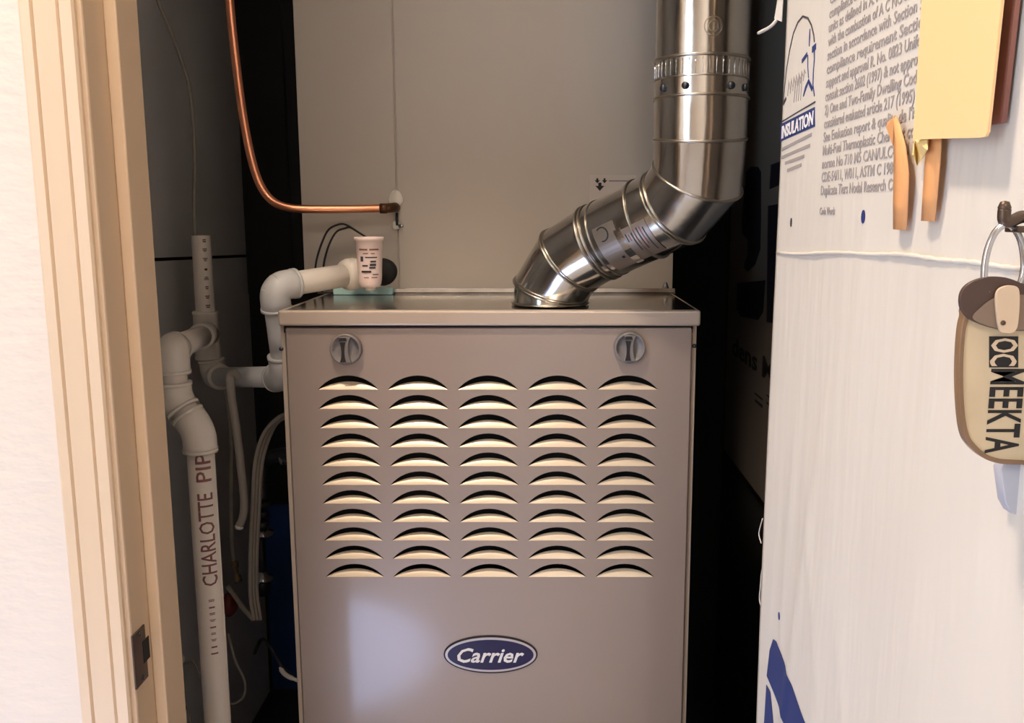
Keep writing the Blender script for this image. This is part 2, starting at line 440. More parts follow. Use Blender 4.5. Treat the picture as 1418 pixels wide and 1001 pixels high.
# latches
for px, py in ((480.5, 482.5), (871.5, 480.5)):
    c = aty(px, py, FY)
    k = lathe('latch', [(.0205, 0), (.0205, .009), (.0195, .0105), (.0175, .0105), (.0165, .0065), (.010, .006), (0, .006)], c, (0, -1, 0), M_knob, fur, 40)
    # raised waist-shaped grip
    out = []
    for i in range(13):
        t = -1+2*i/12; out.append((.0035+.0035*abs(t)**2.2, .0165*t))
    lp = [(a, b) for a, b in out]+[(-a, b) for a, b in out[::-1]]
    me = remap(curve_mesh([[(c.x+a, c.z+b) for a, b in lp]], .005, .0006), lambda a, b, d: Vector((a, FY-.0072-d, b)))
    link('grip', me, M_knob, k)
    me = remap(curve_mesh([[(c.x-.0026+a*.55, c.z-.003+b*.78) for a, b in lp]], .0003), lambda a, b, d: Vector((a, FY-.0132-d, b)))
    link('grip_recess', me, M_knobd, k)
    me = remap(curve_mesh([[(c.x+a, c.z+b) for a, b in [(-.007, .0115), (.003, .0115), (.002, .0155), (-.006, .0155)]]], .0003), lambda a, b, d: Vector((a, FY-.0134-d, b)))
    link('slot', me, M_knobd, k)
# badge
bc = aty(679.5, 905.5, FY)
def ell(a, b, n=64): return [(bc.x+a*math.cos(2*math.pi*i/n), bc.z+b*math.sin(2*math.pi*i/n)) for i in range(n)]
hw = (aty(744.5, 905, FY).x-aty(614.5, 905, FY).x)/2; hh = (aty(680, 879.5, FY).z-aty(680, 931.5, FY).z)/2
badge = link('badge', plate_y([ell(hw, hh)], FY-.0016, .0016), M_knobd, fur); badge['label'] = 'oval navy badge with white lettering'
link('badge_ring', plate_y([ell(hw-.0022, hh-.0024)], FY-.0024, .0010), M_silver, badge)
link('badge_field', plate_y([ell(hw-.0056, hh-.0056)], FY-.0028, .0006), M_navy, badge)
tm = text_mesh('Carrier', .036, .0003, shear=.32, offset=.0006, width=(aty(726, 905, FY).x-aty(633.5, 905, FY).x))
tx0 = aty(633.5, 905, FY).x
zs_ = [v.co.y for v in tm.vertices]
hsc = (aty(680, 896.0, FY).z-aty(680, 916.0, FY).z)/(max(zs_)-min(zs_)); zmn = min(zs_)
tz0 = aty(680, 916, FY).z
link('lettering', remap(tm, lambda a, b, c: Vector((tx0+a, FY-.0031-c, tz0+(b-zmn)*hsc))), M_white, badge)
# cabinet side screws
for px, py in ((389.5, 483), (961.5, 479)):
    c = aty(px, py, 1.171); lathe('screw', [(.003, 0), (.0028, .001), (0, .0016)], c, (0, -1, 0), M_dkmetal, fur, 12)

# ================================================================== PLENUM on the furnace
PY = 1.43
PX0, PX1 = aty(414, 200, PY).x, aty(931, 390, PY).x
XS = aty(546.5, 150, PY).x
ple = tag(empty('supply_plenum', ((PX0+PX1)/2, 1.65, LT)), 'tall grey sheet metal plenum standing on the furnace behind the flue', 'plenum')
bm = bmesh.new(); add_box(bm, PX0, PX1, PY+.002, 1.88, LT+.0012, HZ-.002); from_bm('casing', bm, M_plenum, ple)
box('sheet', PX0, XS-.0012, PY-.0005, PY+.002, LT+.0012, HZ-.002, M_plenum, ple, .0008)
box('sheet', XS+.0012, PX1, PY-.002, PY+.002, LT+.0012, HZ-.002, M_plenum, ple, .0008)
fx0 = aty(441, 408, 1.40).x
bm = bmesh.new(); add_box(bm, fx0, PX1, 1.4265-.03, 1.4275, LT+.001, LT+.003); add_box(bm, fx0, PX1, 1.4265-.03, 1.3985, LT+.001, LT+.009, .0006)
from_bm('base_flange', bm, M_galv, ple)
# corner clip at right end
lathe('corner_bolt', [(.006, 0), (.006, .004), (.004, .010), (.0025, .014), (0, .015)], (aty(922, 405, 1.405).x, 1.410, LT+.003), (0, 0, 1), M_chrome, ple, 14)
# label behind flue
a, b = aty(816.5, 242.5, PY-.0025), aty(880, 300, PY-.0025)
lab = box('label_sticker', a.x, b.x, PY-.0026, PY-.0021, b.z, a.z, M_label, ple); lab['label'] = 'pale label with black arrows behind the flue'
def arrow(cx, cy, s):
    c = aty(cx, cy, PY)
    return [(c.x+u*s, c.z+v*s) for u, v in [(-1, .1), (0, -1), (1, .1), (.35, .1), (.35, .8), (-.35, .8), (-.35, .1)]]
link('arrow', plate_y([arrow(830.5, 258, .007)], PY-.0030, .0003), M_blackink, lab)
for px in (827, 837):
    link('arrow', plate_y([arrow(px, 250, .0042)], PY-.0030, .0003), M_blackink, lab)
a = aty(843, 251, PY); box('rule', a.x, a.x+.03, PY-.0030, PY-.0026, a.z, a.z+.001, M_darkink, lab)

# ================================================================== FLUE
flue = tag(empty('flue_pipe', (aty(762, 418, 1.23).x, 1.23, LT)), 'shiny galvanised flue pipe rising from the furnace with angled elbows', 'flue pipe')
c0 = aty(762, 419, 1.228); c0.z = LT+.0022
def up(p, dz): return Vector((p.x, p.y, p.z+dz))
n1 = up(c0, .018)
n2 = aty(789, 360, 1.205); n3 = aty(829, 336, 1.185); n4 = aty(935, 285, 1.12); n5 = aty(966, 246, 1.09); n6 = aty(969, 192, 1.078)
vx, vy_ = n6.x, n6.y
n7 = Vector((vx, vy_, aty(971, 138, 1.078).z)); n8 = Vector((vx, vy_, aty(972, 85, 1.078).z)); n9 = Vector((vx, vy_, HZ-.002))
nodes = [c0, n1, n2, n3, n4, n5, n6, n7, n8, n9]
rads = [.0495, .0495, .0500, .0505, .0515, .0525, .0532, .0536, .0530, .0540]
def miter(i):
    a = (nodes[i]-nodes[i-1]).normalized() if i > 0 else (nodes[1]-nodes[0]).normalized()
    b = (nodes[i+1]-nodes[i]).normalized() if i < len(nodes)-1 else a
    return (a+b).normalized()
def ring_on(p, d, nrm, r, n=56):
    """cylinder of direction d, radius r through p, cut by plane (p,nrm)"""
    u = Vector((1, 0, 0)); u = (u-d*u.dot(d)).normalized(); v = d.cross(u); out = []
    for j in range(n):
        q = p+(u*math.cos(2*math.pi*j/n)+v*math.sin(2*math.pi*j/n))*r
        t = (p-q).dot(nrm)/d.dot(nrm); out.append(q+d*t)
    return out
for i in range(len(nodes)-1):
    d = (nodes[i+1]-nodes[i]).normalized(); bm = bmesh.new(); K = 3
    r0, r1 = rads[i], rads[i+1]
    R0 = ring_on(nodes[i], d, miter(i), r0); R1 = ring_on(nodes[i+1], d, miter(i+1), r1); rows = []
    for k in range(K+1): rows.append([bm.verts.new(R0[j].lerp(R1[j], k/K)) for j in range(56)])
    for k in range(K):
        for j in range(56): bm.faces.new((rows[k][j], rows[k][(j+1) % 56], rows[k+1][(j+1) % 56], rows[k+1][j])).smooth = True
    from_bm('vertical_pipe' if i == 8 else ('collar' if i == 0 else 'elbow_gore'), bm, M_galv, flue)
def bead(i, r, name='seam_bead', off=0.0, th=.0016, m=M_bead):
    d = (nodes[min(i+1, len(nodes)-1)]-nodes[i]).normalized() if off >= 0 else (nodes[i]-nodes[i-1]).normalized()
    pts = ring_on(nodes[i]+d*off, d, d if abs(off) > .01 else miter(i), r)
    bm = bmesh.new(); add_tube(bm, pts+[pts[0]], th, 8, False); from_bm(name, bm, m, flue)
for i in (1, 2, 4, 5, 6): bead(i, rads[i]+.0004)
bead(1, rads[1]+.0002, off=.0045, th=.0012)
bead(3, rads[3]+.0006, th=.0018); bead(3, rads[3]+.0006, off=.006, th=.0016); bead(3, rads[3]+.0004, off=.019, th=.0011)
bead(2, rads[2]+.0003, off=.004, th=.001); bead(4, rads[4]+.0003, off=-.005, th=.0011); bead(4, rads[4]+.0006, off=-.040, th=.0014, name='pipe_joint')
bead(7, rads[7]+.0006, th=.0016); bead(8, rads[8]+.0006, th=.0018, name='pipe_joint'); bead(8, rads[8]+.0004, off=-.022, th=.0009)
# crimped ribs under the vertical joint
bm = bmesh.new(); z1 = n8.z-.003; z0 = n8.z-.020
for j in range(44):
    a = 2*math.pi*j/44; q = Vector((vx+.0537*math.cos(a), vy_+.0537*math.sin(a), 0))
    add_tube(bm, [q+Vector((0, 0, z0)), q+Vector((0, 0, z1))], .0004, 5)
from_bm('crimp', bm, M_galv, flue)
# screws and dark slots on the joint band
for ang in (-150, -118, -62, -35):
    a = math.radians(ang); nrm = Vector((math.cos(a), math.sin(a), 0))
    lathe('screw', [(.0042, 0), (.0042, .002), (.003, .0038), (0, .0042)], Vector((vx, vy_, aty(972, 118, 1.03).z))+nrm*.0534, nrm, M_dkmetal, flue, 10)
# embossed roundel on the vertical pipe
def on_vert(a, b, c, ang0, zc, r): 
    t = ang0+a/r; return Vector((vx+(r+c)*math.cos(t), vy_+(r+c)*math.sin(t), zc+b))
zc = aty(972, 37, 1.03).z
for R_ in (.0105, .0062):
    lp = [(R_*math.cos(2*math.pi*i/28), R_*math.sin(2*math.pi*i/28)) for i in range(28)]
    li = [((R_-.0013)*math.cos(2*math.pi*i/28), (R_-.0013)*math.sin(2*math.pi*i/28)) for i in range(28)]
    me = remap(curve_mesh([lp, li], .0004), lambda a, b, c: on_vert(a, b, c+.0003, math.radians(-87), zc, .0537)); link('stamp', me, M_bead, flue)
# foil sticker and stamp on the sloping pipe
d34 = (n4-n3).normalized(); L34 = (n4-n3).length
tocam = (Vector((0, 0, ZC))-(n3+n4)/2); tocam = (tocam-d34*tocam.dot(d34)).normalized(); sidev = tocam.cross(d34).normalized()
def on_slope(s, ang, c, r=.0515):
    return n3+d34*s+(tocam*math.cos(ang)+sidev*math.sin(ang))*(r+c)
def patch(s0, s1, a0, a1, c, m, name, parent, n=14):
    bm = bmesh.new(); top = []; bot = []
    for i in range(n+1):
        a = a0+(a1-a0)*i/n
        top.append((bm.verts.new(on_slope(s0, a, c)), bm.verts.new(on_slope(s1, a, c))))
        bot.append((bm.verts.new(on_slope(s0, a, c-.0004)), bm.verts.new(on_slope(s1, a, c-.0004))))
    for i in range(n):
        bm.faces.new((top[i][0], top[i+1][0], top[i+1][1], top[i][1])); bm.faces.new((bot[i][0], bot[i][1], bot[i+1][1], bot[i+1][0]))
        bm.faces.new((top[i][0], bot[i][0], bot[i+1][0], top[i+1][0])); bm.faces.new((top[i][1], top[i+1][1], bot[i+1][1], bot[i][1]))
    bm.faces.new((top[0][0], top[0][1], bot[0][1], bot[0][0])); bm.faces.new((top[n][0], bot[n][0], bot[n][1], top[n][1]))
    return from_bm(name, bm, m, parent)
sgn = 1 if on_slope(.05, .3, 0).z < on_slope(.05, 0, 0).z else -1       # positive = downhill side
fs = patch(L34*.23, L34*.50, sgn*-.35, sgn*.95, .0008, M_sticker, 'foil_sticker', flue)
fs2 = patch(L34*.53, L34*.84, sgn*-.05, sgn*.95, .0008, M_sticker, 'foil_sticker', flue)
fs2['label'] = 'pale printed foil sticker'
patch(L34*.47, L34*.55, sgn*-.1, sgn*.98, .0016, M_galv, 'lock_strap', flue)
patch(L34*.40, L34*.43, sgn*.55, sgn*.62, .0012, M_blackink, 'mark', fs, 2)
for i, s in enumerate((.57, .60, .635, .67, .71, .745, .78)):
    a0 = .05+random.random()*.12; a1 = .5+random.random()*.35
    if i in (0, 1): a1 = .3
    patch(L34*s, L34*(s+.013), sgn*a0, sgn*a1, .0011, M_redink if i % 2 else M_darkink, 'print_line', fs2, 6)
lp = [(.0085*math.cos(-2.2+4.2*i/20), .0085*math.sin(-2.2+4.2*i/20)) for i in range(21)]
me = ribbon(lp, .0016, .0006); me = remap(me, lambda a, b, c: on_slope(L34*.33+a, sgn*(-.14)+b/.0515*-1, c+.001)); link('stamp', me, M_dkmetal, flue)
# bead ring on the lid round the collar
bm = bmesh.new(); add_tube(bm, [c0+Vector((.052*math.cos(t*2*math.pi/40), .052*math.sin(t*2*math.pi/40), .0012)) for t in range(41)], .0014, 6, False)
from_bm('collar_ring', bm, M_bead, flue)

# ================================================================== COPPER LINE
cpth = [aty(316, -60, 1.37), aty(318, 0, 1.37), aty(325, 70, 1.37), aty(335, 150, 1.37), aty(347, 215, 1.37), aty(360, 255, 1.37), aty(377, 278, 1.37), aty(400, 287.5, 1.37), aty(430, 289.5, 1.375), aty(480, 289.5, 1.385), aty(528, 288.5, 1.395)]
tp = cpth[0].copy(); tp.z = HZ-.004; tp.x -= .03
mid = (tp+cpth[0])/2; mid.x += .004
cop = tag(empty('copper_line', cpth[-1]), 'bent copper pipe running down and across to the plenum', 'pipe')
tube('tubing', smooth_path([tp, mid]+cpth, 8), .0062, M_copper, cop, 18)
q = cpth[-1]; e = aty(548, 287, 1.427)
tube('fitting', smooth_path([q, aty(538, 288, 1.398), aty(546, 287, 1.408), e], 6), .0072, M_brownmetal, cop, 16)
lathe('flare_nut', [(.0062, 0), (.0088, .001), (.0088, .010), (.0068, .012), (0, .012)], aty(526, 288.6, 1.395), (1, 0, 0), M_brownmetal, cop, 6)
# putty round the entry
def blob(name, c, r, m, parent=None, sq=(1, .6, 1), seed=1):
    bm = bmesh.new(); bmesh.ops.create_icosphere(bm, subdivisions=3, radius=1); rnd = random.Random(seed)
    ph = [rnd.random()*6 for _ in range(6)]
    for v in bm.verts:
        k = 1+.06*math.sin(3*v.co.x+ph[0])+.06*math.sin(4*v.co.z+ph[1])+.05*math.sin(5*v.co.y+ph[2])
        v.co = Vector((v.co.x*sq[0], v.co.y*sq[1], v.co.z*sq[2]))*r*k+c
    for f in bm.faces: f.smooth = True
    return from_bm(name, bm, m, parent)
pt = aty(548, 275, 1.4255)
put = tag(blob('sealing_putty', pt, .0118, M_putty, None, (1, .5, 1), 3), 'lump of white putty where the copper pipe enters the plenum', 'putty')
dp = tag(empty('drain_port', aty(549, 312, 1.428)), 'small white plug with dark stem on plenum seam below the putty', 'plug')
blob('plug', aty(548.5, 312, 1.424), .0068, M_putty, dp, (1, .8, 1), 5)
tube('stem', [aty(550, 312, 1.418), aty(549, 303, 1.420), aty(549.5, 295, 1.422)], .002, M_dkmetal, dp, 8)
lathe('cap', [(.0028, 0), (.0028, .006), (0, .007)], aty(553, 313, 1.418), (1, -.4, 0), M_chrome, dp, 10)

# ================================================================== DRAIN PIPING (white PVC)
PR, FR = .0167, .0205
def straight(name, a, b, r, m, parent, n=28): return tube(name, [a, b], r, m, parent, n)
def elbow(name, a, c, b, r, m, parent, leg=.03, n=28):
    """fitting bent from direction a->c to c->b, with socket rims"""
    a, b, c = Vector(a), Vector(b), Vector(c); d1 = (a-c).normalized(); d2 = (b-c).normalized()
    p = [c+d1*leg, c+d1*leg*.62]
    q0 = c+d1*leg*.6; q2 = c+d2*leg*.6
    for i in range(1, 10):
        t = i/10; p.append(q0*(1-t)**2+c*2*t*(1-t)+q2*t*t)
    p += [c+d2*leg*.62, c+d2*leg]
    o = tube(name, p, r, m, parent, n)
    for e_, d_ in ((c+d1*leg, d1), (c+d2*leg, d2)):
        tube('socket_rim', [e_-d_*.004, e_+d_*.0005], r+.0009, m, o, n)
    return o
A0 = aty(492, 379, 1.335); A1 = aty(379, 397, 1.235)
A2 = Vector((A1.x, A1.y+.035, aty(384, 522, 1.27).z))
B1 = aty(300, 528, 1.47)
dr = tag(empty('furnace_drain_pipe', A2), 'white plastic drain pipe, greyed for shade, hugging the left side of the furnace', 'pipe')
straight('pipe', A0, A1, PR, M_pvc, dr); elbow('elbow', A0, A1, A2, FR, M_pvcb, dr, .034)
straight('pipe', A1, A2, PR, M_pvcb, dr); elbow('elbow', A1, A2, B1, FR, M_pvcb, dr, .034)
T = aty(286.5, 462, 1.5); top = Vector((T.x, T.y, aty(283, 326, 1.5).z)); B1 = Vector((T.x+.008, T.y, aty(300, 522, 1.5).z))
straight('pipe', A2, B1, PR*.95, M_pvcb, dr)
dirA = (A0-A1).normalized()
lathe('coupling', [(.0165, -.004), (.0215, 0), (.0235, .006), (.0235, .016), (.0205, .026), (.018, .034), (0, .034)], aty(478, 381, 1.322), dirA, M_pvc, dr, 28)
lathe('float_shadow_disc', [(.014, .03), (.019, .026), (.0205, .012), (.0205, .004), (.016, 0), (0, -.001)], aty(529, 377, 1.352), (0, 1, 0), M_gap, dr, 28)  # dark disc standing in for the shadow beside the float switch

vp = tag(empty('wall_drain_pipe', aty(300, 1000, 1.1)), 'white plastic drain pipe with tee and open vent stub along the left wall', 'pipe')
bm = bmesh.new(); add_tube(bm, [T, top], PR*.92, 28, False); add_tube(bm, [top, top-Vector((0, 0, .03))], PR*.75, 28, False)
stub = from_bm('vent_stub', bm, M_pvc, vp)
bm = bmesh.new()
for j in range(28):
    a, b = 2*math.pi*j/28, 2*math.pi*(j+1)/28
    bm.faces.new([bm.verts.new(top+Vector((r*math.cos(t), r*math.sin(t), 0))) for r, t in ((PR*.92, a), (PR*.92, b), (PR*.75, b), (PR*.75, a))])
from_bm('stub_rim', bm, M_pvc, vp)
zt1 = aty(286, 431, 1.5).z; zt0 = aty(290, 497, 1.5).z
tee = lathe('tee', [(FR, zt0-T.z), (FR+.001, zt0-T.z+.003), (FR, zt0-T.z+.005), (FR, zt1-T.z-.005), (FR+.001, zt1-T.z-.003), (FR, zt1-T.z)], T, (0, 0, 1), M_pvcf, vp, 28)
E1 = aty(238, 484, 1.115)
br = aty(268, 470, 1.37)
straight('tee_branch', T, T.lerp(E1, .22), FR, M_pvcf, vp)
straight('pipe', T, E1, PR, M_pvc, vp)
E2 = Vector((E1.x, E1.y, aty(238, 552, 1.11).z)); E3 = aty(276, 597, 1.105); E4 = Vector((E3.x, E3.y, .02))
elbow('elbow', T, E1, E2, FR, M_pvcf, vp, .030)
straight('pipe', E1, E2, PR, M_pvc, vp)
elbow('angle_elbow', E1, E2, E3, FR, M_pvcf, vp, .020); straight('pipe', E2, E3, PR, M_pvc, vp)
elbow('angle_elbow', E2, E3, E4, FR, M_pvcf, vp, .026)
lowp = straight('long_pipe', E3, E4, PR, M_pvc, vp)
elbow('elbow', T, B1, A2, FR, M_pvcf, vp, .03)
straight('pipe', T, B1, PR, M_pvc, vp)
# printing wrapped round the pipes, reading upward
def wrap_text(txt, base, r, zlo, zhi, ang, size, m, parent, name='lettering', off=.0002):
    me = text_mesh(txt, size, .00012, offset=off, width=zhi-zlo)
    bm = bmesh.new(); bm.from_mesh(me); ys_ = [v.co.y for v in bm.verts]; lo_, hi_ = min(ys_), max(ys_)
    for i in range(1, 10):
        bmesh.ops.bisect_plane(bm, geom=bm.verts[:]+bm.edges[:]+bm.faces[:], plane_co=(0, lo_+(hi_-lo_)*i/10, 0), plane_no=(0, 1, 0))
    bm.to_mesh(me); bm.free()
    xs = [v.co.y for v in me.vertices]; h = (max(xs)+min(xs))/2
    def fn(a, b, c):
        t = ang-(b-h)/r
        return Vector((base.x+(r+.0002+c)*math.cos(t), base.y+(r+.0002+c)*math.sin(t), zlo+a))
    return link(name, remap(me, fn), m, parent)
zz = lambda y: aty(285, y, E3.y-PR).z
camang = math.atan2(-E3.y, -E3.x)
wrap_text('CHARLOTTE', E3, PR, zz(812), zz(684), camang+.12, .027, M_redink, vp)
wrap_text('PIPE', E3, PR, zz(668), zz(613), camang+.12, .027, M_redink, vp)
def marks(base, r, zlo, zhi, n, ang, m, parent, wd=.004):
    for i in range(n):
        z = zlo+(zhi-zlo)*i/(n-1); h = (zhi-zlo)/n*.45; k = random.choice((0, 1, 1, 2))
        for j in range(k+1):
            zz0 = z-h/2+j*h/(k+1)
            bm = bmesh.new()
            w2 = wd*(.5+.5*random.random())
            vs = []
            for (da, dz) in ((-w2/2, 0), (0, 0), (w2/2, 0), (w2/2, h/(k+1)*.6), (0, h/(k+1)*.6), (-w2/2, h/(k+1)*.6)):
                t = ang+da/r; vs.append(bm.verts.new((base.x+(r+.0003)*math.cos(t), base.y+(r+.0003)*math.sin(t), zz0+dz)))
            bm.faces.new(vs[:2]+[vs[4], vs[5]]); bm.faces.new([vs[1], vs[2], vs[3], vs[4]])
            from_bm('print_mark', bm, m, parent)
marks(E3, PR, zz(905), zz(832), 9, camang+.1, M_redink, vp, .009)
z_ = lambda y: aty(283, y, T.y-PR).z
marks(T, PR*.92, z_(424), z_(333), 8, math.atan2(-T.y, -T.x)+.3, M_brownmetal, vp, .008)

# float switch
fc = aty(513, 397, 1.292); ft = aty(513, 328, 1.292); H = ft.z-fc.z; r0 = .0185
fsw = tag(empty('float_switch', fc), 'pinkish white cylindrical float switch with black print on the furnace top', 'float switch')
body = lathe('body', [(0, 0), (.0135, 0), (.0155, .004), (.0165, .010), (.0178, H*.5), (.0188, H-.006), (.0205, H-.005), (.021, H-.002), (.0205, H), (.0185, H), (.0180, H-.003), (0, H-.003)], fc, (0, 0, 1), M_switch, fsw, 36)
tube('side_port', [fc+Vector((-.002, .010, .022)), fc+Vector((-.004, .022, .021))], .009, M_pvc, fsw, 16)
lathe('neck', [(.007, -.005), (.007, .001)], fc, (0, 0, 1), M_pvc, fsw, 18)
ca = math.atan2(-fc.y, -fc.x)
def swbar(z, a0, a1, h, m):
    bm = bmesh.new(); prev = None; r = .0172+.0016*(z/H)+.0004
    for i in range(9):
        t = ca+a0+(a1-a0)*i/8
        p = [bm.verts.new((fc.x+r*math.cos(t), fc.y+r*math.sin(t), fc.z+z+k*h)) for k in (0, 1)]
        if prev: bm.faces.new((prev[0], p[0], p[1], prev[1]))
        prev = p
    from_bm('print_line', bm, m, body)
for (z, a0, a1, h, m) in [(.74, -.85, -.15, .0022, M_redink), (.74, .0, .75, .0022, M_redink), (.67, -.5, -.1, .0012, M_redink), (.67, .1, .4, .0012, M_redink), (.59, -.35, .6, .0016, M_darkink), (.52, -.75, -.5, .0070, M_darkink),
                          (.50, .05, .5, .0026, M_darkink), (.42, -.6, -.15, .0022, M_darkink), (.43, .0, .5, .0034, M_darkink), (.38, -.05, .45, .0024, M_darkink), (.30, -.7, .1, .0026, M_blackink), (.25, .2, .7, .0014, M_darkink), (.19, -.5, -.1, .0012, M_redink), (.19, .1, .6, .0014, M_redink)]:
    swbar(H*z, a0, a1, h, m)
tpw = aty(508, 329, 1.325)
for k, (ex, mx, my) in enumerate([(437, 455, 318), (448, 466, 321)]):
    pts = [tpw, aty(497, 322, 1.34), aty(481 if k == 0 else 485, 312 if k == 0 else 315, 1.35), aty(470 if k == 0 else 478, 310.5 if k == 0 else 316, 1.355), aty(mx, my, 1.36), aty((mx+ex)/2-1, 338, 1.365), aty(ex+1, 362, 1.37), aty(ex-1, 385, 1.372), aty(ex-2, 404, 1.374)]
    tube('wire', smooth_path(pts, 6), .0016, M_wire, fsw, 8)
a, b = aty(463, 402, 1.385), aty(544, 407, 1.385)
tag(box('cyan_strip', a.x, b.x, 1.377, 1.3925, LT+.0012, LT+.0125, M_cyan, None, .0006), 'pale cyan flat strip lying under the float switch', 'strip')

# ================================================================== HOSES, WIRES AND VALVE beside the furnace
hz = tag(empty('drain_hose', aty(333, 727, 1.3)), 'beige flexible hose hanging from the drain pipe with open end', 'hose')
pts = [aty(329, 522, 1.345), aty(324, 516, 1.34), aty(318.5, 523, 1.34), aty(321, 550, 1.33), aty(327, 590, 1.33), aty(333, 640, 1.33), aty(338, 690, 1.33), aty(337, 712, 1.33), aty(332, 727, 1.33)]
tube('hose', smooth_path(pts, 8), .0062, M_tube, hz, 14)
e = pts[-1]; d = (pts[-1]-pts[-2]).normalized(); lathe('hose_tip', [(.0066, 0), (.0068, .004), (.005, .006), (0, .006)], e, d, M_pvc, hz, 14)
bundle = tag(empty('clear_tubing_bundle', aty(350, 855, 1.4)), 'bundle of pale clear tubes looping out of the furnace side', 'tubing')
for k in range(3):
    o = k*.0050
    pts = [aty(408, 572+k*2, 1.36+o), aty(388, 577+k*2, 1.37+o), aty(366, 600, 1.38+o), aty(354, 640, 1.39+o), aty(350, 700, 1.39+o), aty(347, 770, 1.39+o), aty(347, 820, 1.39+o), aty(352, 858, 1.39+o)]
    pts = [p+Vector((o if i > 1 else 0, 0, 0)) for i, p in enumerate(pts)]
    tube('tube', smooth_path(pts, 8), .0036, M_tube, bundle, 10)
tube('tube', smooth_path([aty(352, 858, 1.40), aty(340, 845, 1.405), aty(326, 826, 1.41), aty(316, 812, 1.42)], 6), .0045, M_tubed, bundle, 10)
th = tag(empty('thin_tube', aty(320, 785, 1.45)), 'thin olive tube with brass end hanging behind the beige hose', 'tube')
tube('tube', smooth_path([aty(314, 540, 1.45), aty(320, 600, 1.45), aty(320.5, 680, 1.45), aty(321, 740, 1.45), aty(324, 778, 1.45)], 8), .0034, M_tubed, th, 10)
lathe('brass_end', [(.004, 0), (.0058, .003), (.0058, .012), (.0035, .014), (.003, .026), (.006, .028), (.006, .038), (0, .039)], aty(324, 776, 1.45), (.15, 0, -1), M_brass, th, 10)
gv = tag(empty('gas_cock', aty(366, 810, 1.5)), 'vertical steel rod with two flanges beneath a grey elbow fitting', 'valve')
p = aty(364, 800, 1.5); q = aty(364, 738, 1.5)
lathe('rod', [(.0062, 0), (.0062, (q-p).length)], p, (0, 0, 1), M_dkmetal, gv, 14)
for c in (p, q): lathe('flange', [(.008, -.004), (.0185, -.003), (.0185, .002), (.010, .005), (.0075, .012), (0, .012)], c, (0, 0, 1), M_chrome, gv, 18)
lathe('foot', [(.012, -.030), (.013, -.012), (.013, -.004), (.009, 0)], p, (0, 0, 1), M_dkmetal, gv, 16)
for k in range(5): lathe('union_ring', [(.008, 0), (.0125-.001*(k % 2), .002), (.0125-.001*(k % 2), .010), (.008, .012)], aty(364, 730-k*14, 1.5), (0, 0, 1), M_dkmetal, gv, 14)
tube('elbow_arm', smooth_path([aty(364, 690, 1.5), aty(363, 655, 1.5), aty(368, 637, 1.5), aty(385, 630, 1.48), aty(404, 630, 1.46)], 6), .012, M_dkmetal, gv, 14)
lathe('white_nut', [(.010, 0), (.0155, .002), (.0155, .012), (.010, .014), (0, .014)], aty(388, 632, 1.475), (1, 0, 0), M_chrome, gv, 8)
tag(blob('red_wire_nut', aty(318, 838, 1.46), .016, M_red, None, (.8, .8, 1.3), 9), 'dark red cap low behind the long drain pipe', 'cap')
def wire(name, pts, r, m, label, cat='wire', group=None, n=8):
    o = tag(empty(name, pts[-1]), label, cat, group); tube('strand', smooth_path(pts, 8), r, m, o, n); return o
wire('loop_wire', [aty(316, 878, 1.35), aty(326, 915, 1.35), aty(336, 935, 1.35), aty(340, 950, 1.35), aty(337, 965, 1.35), aty(328, 973, 1.35), aty(320, 975, 1.35)], .0022, M_tubed, 'grey wire loop right of the long drain pipe')
lw = wire('looped_cord', [aty(240, 915, 1.2), aty(254, 918, 1.2), aty(268, 915, 1.2), aty(278, 940, 1.2)], .0018, M_tubed, 'thin grey cord left of the long drain pipe')
blob('plug', aty(252, 913, 1.2), .005, M_pvc, lw, (.8, 1, 1.4), 4)
wire('trailing_wire', [aty(253, 972, 1.2), aty(261, 985, 1.2), aty(264, 1004, 1.2)], .0016, M_tubed, 'short thin grey wire at the bottom beside the jamb')
bk = tag(empty('black_cord', aty(400, 942, 1.5)), 'black cord with a white end low beside the furnace', 'cord')
tube('cord', smooth_path([aty(352, 905, 1.5), aty(363, 885, 1.5), aty(378, 902, 1.5), aty(392, 925, 1.49), aty(412, 943, 1.47)], 8), .003, M_wire, bk, 8)
tube('white_end', smooth_path([aty(387, 924, 1.47), aty(394, 933, 1.465), aty(402, 938, 1.46), aty(412, 942, 1.455)], 5), [.002]*2+[.004]*10+[.003]*4, M_pvc, bk, 10)
# wire hanging into the vent stub
wire('hanging_tube', [aty(212, -30, 1.40), aty(220, 4, 1.41), aty(235, 40, 1.43), aty(250, 80, 1.455), aty(262, 120, 1.475), aty(267, 165, 1.485), aty(270, 225, 1.492), aty(268.5, 280, 1.495), aty(271, 330, 1.497), aty(276, 345, 1.498)], .0030, M_tubed, 'thin tan tube hanging along the left wall into the vent stub', 'tube', n=10)

# ================================================================== INSULATION BOARD on the open door
BZ0, BZ1, BY0 = .03, 1.95, .135
brd = tag(empty('insulation_board', (XB+.015, .44, BZ0)), 'white plastic-faced foam insulation board with blue and grey print', 'insulation board')
YB1 = YN-.006
box('foam_core', XB+.002, XB+.0300, BY0, YB1, BZ0, BZ1, M_foam, brd)
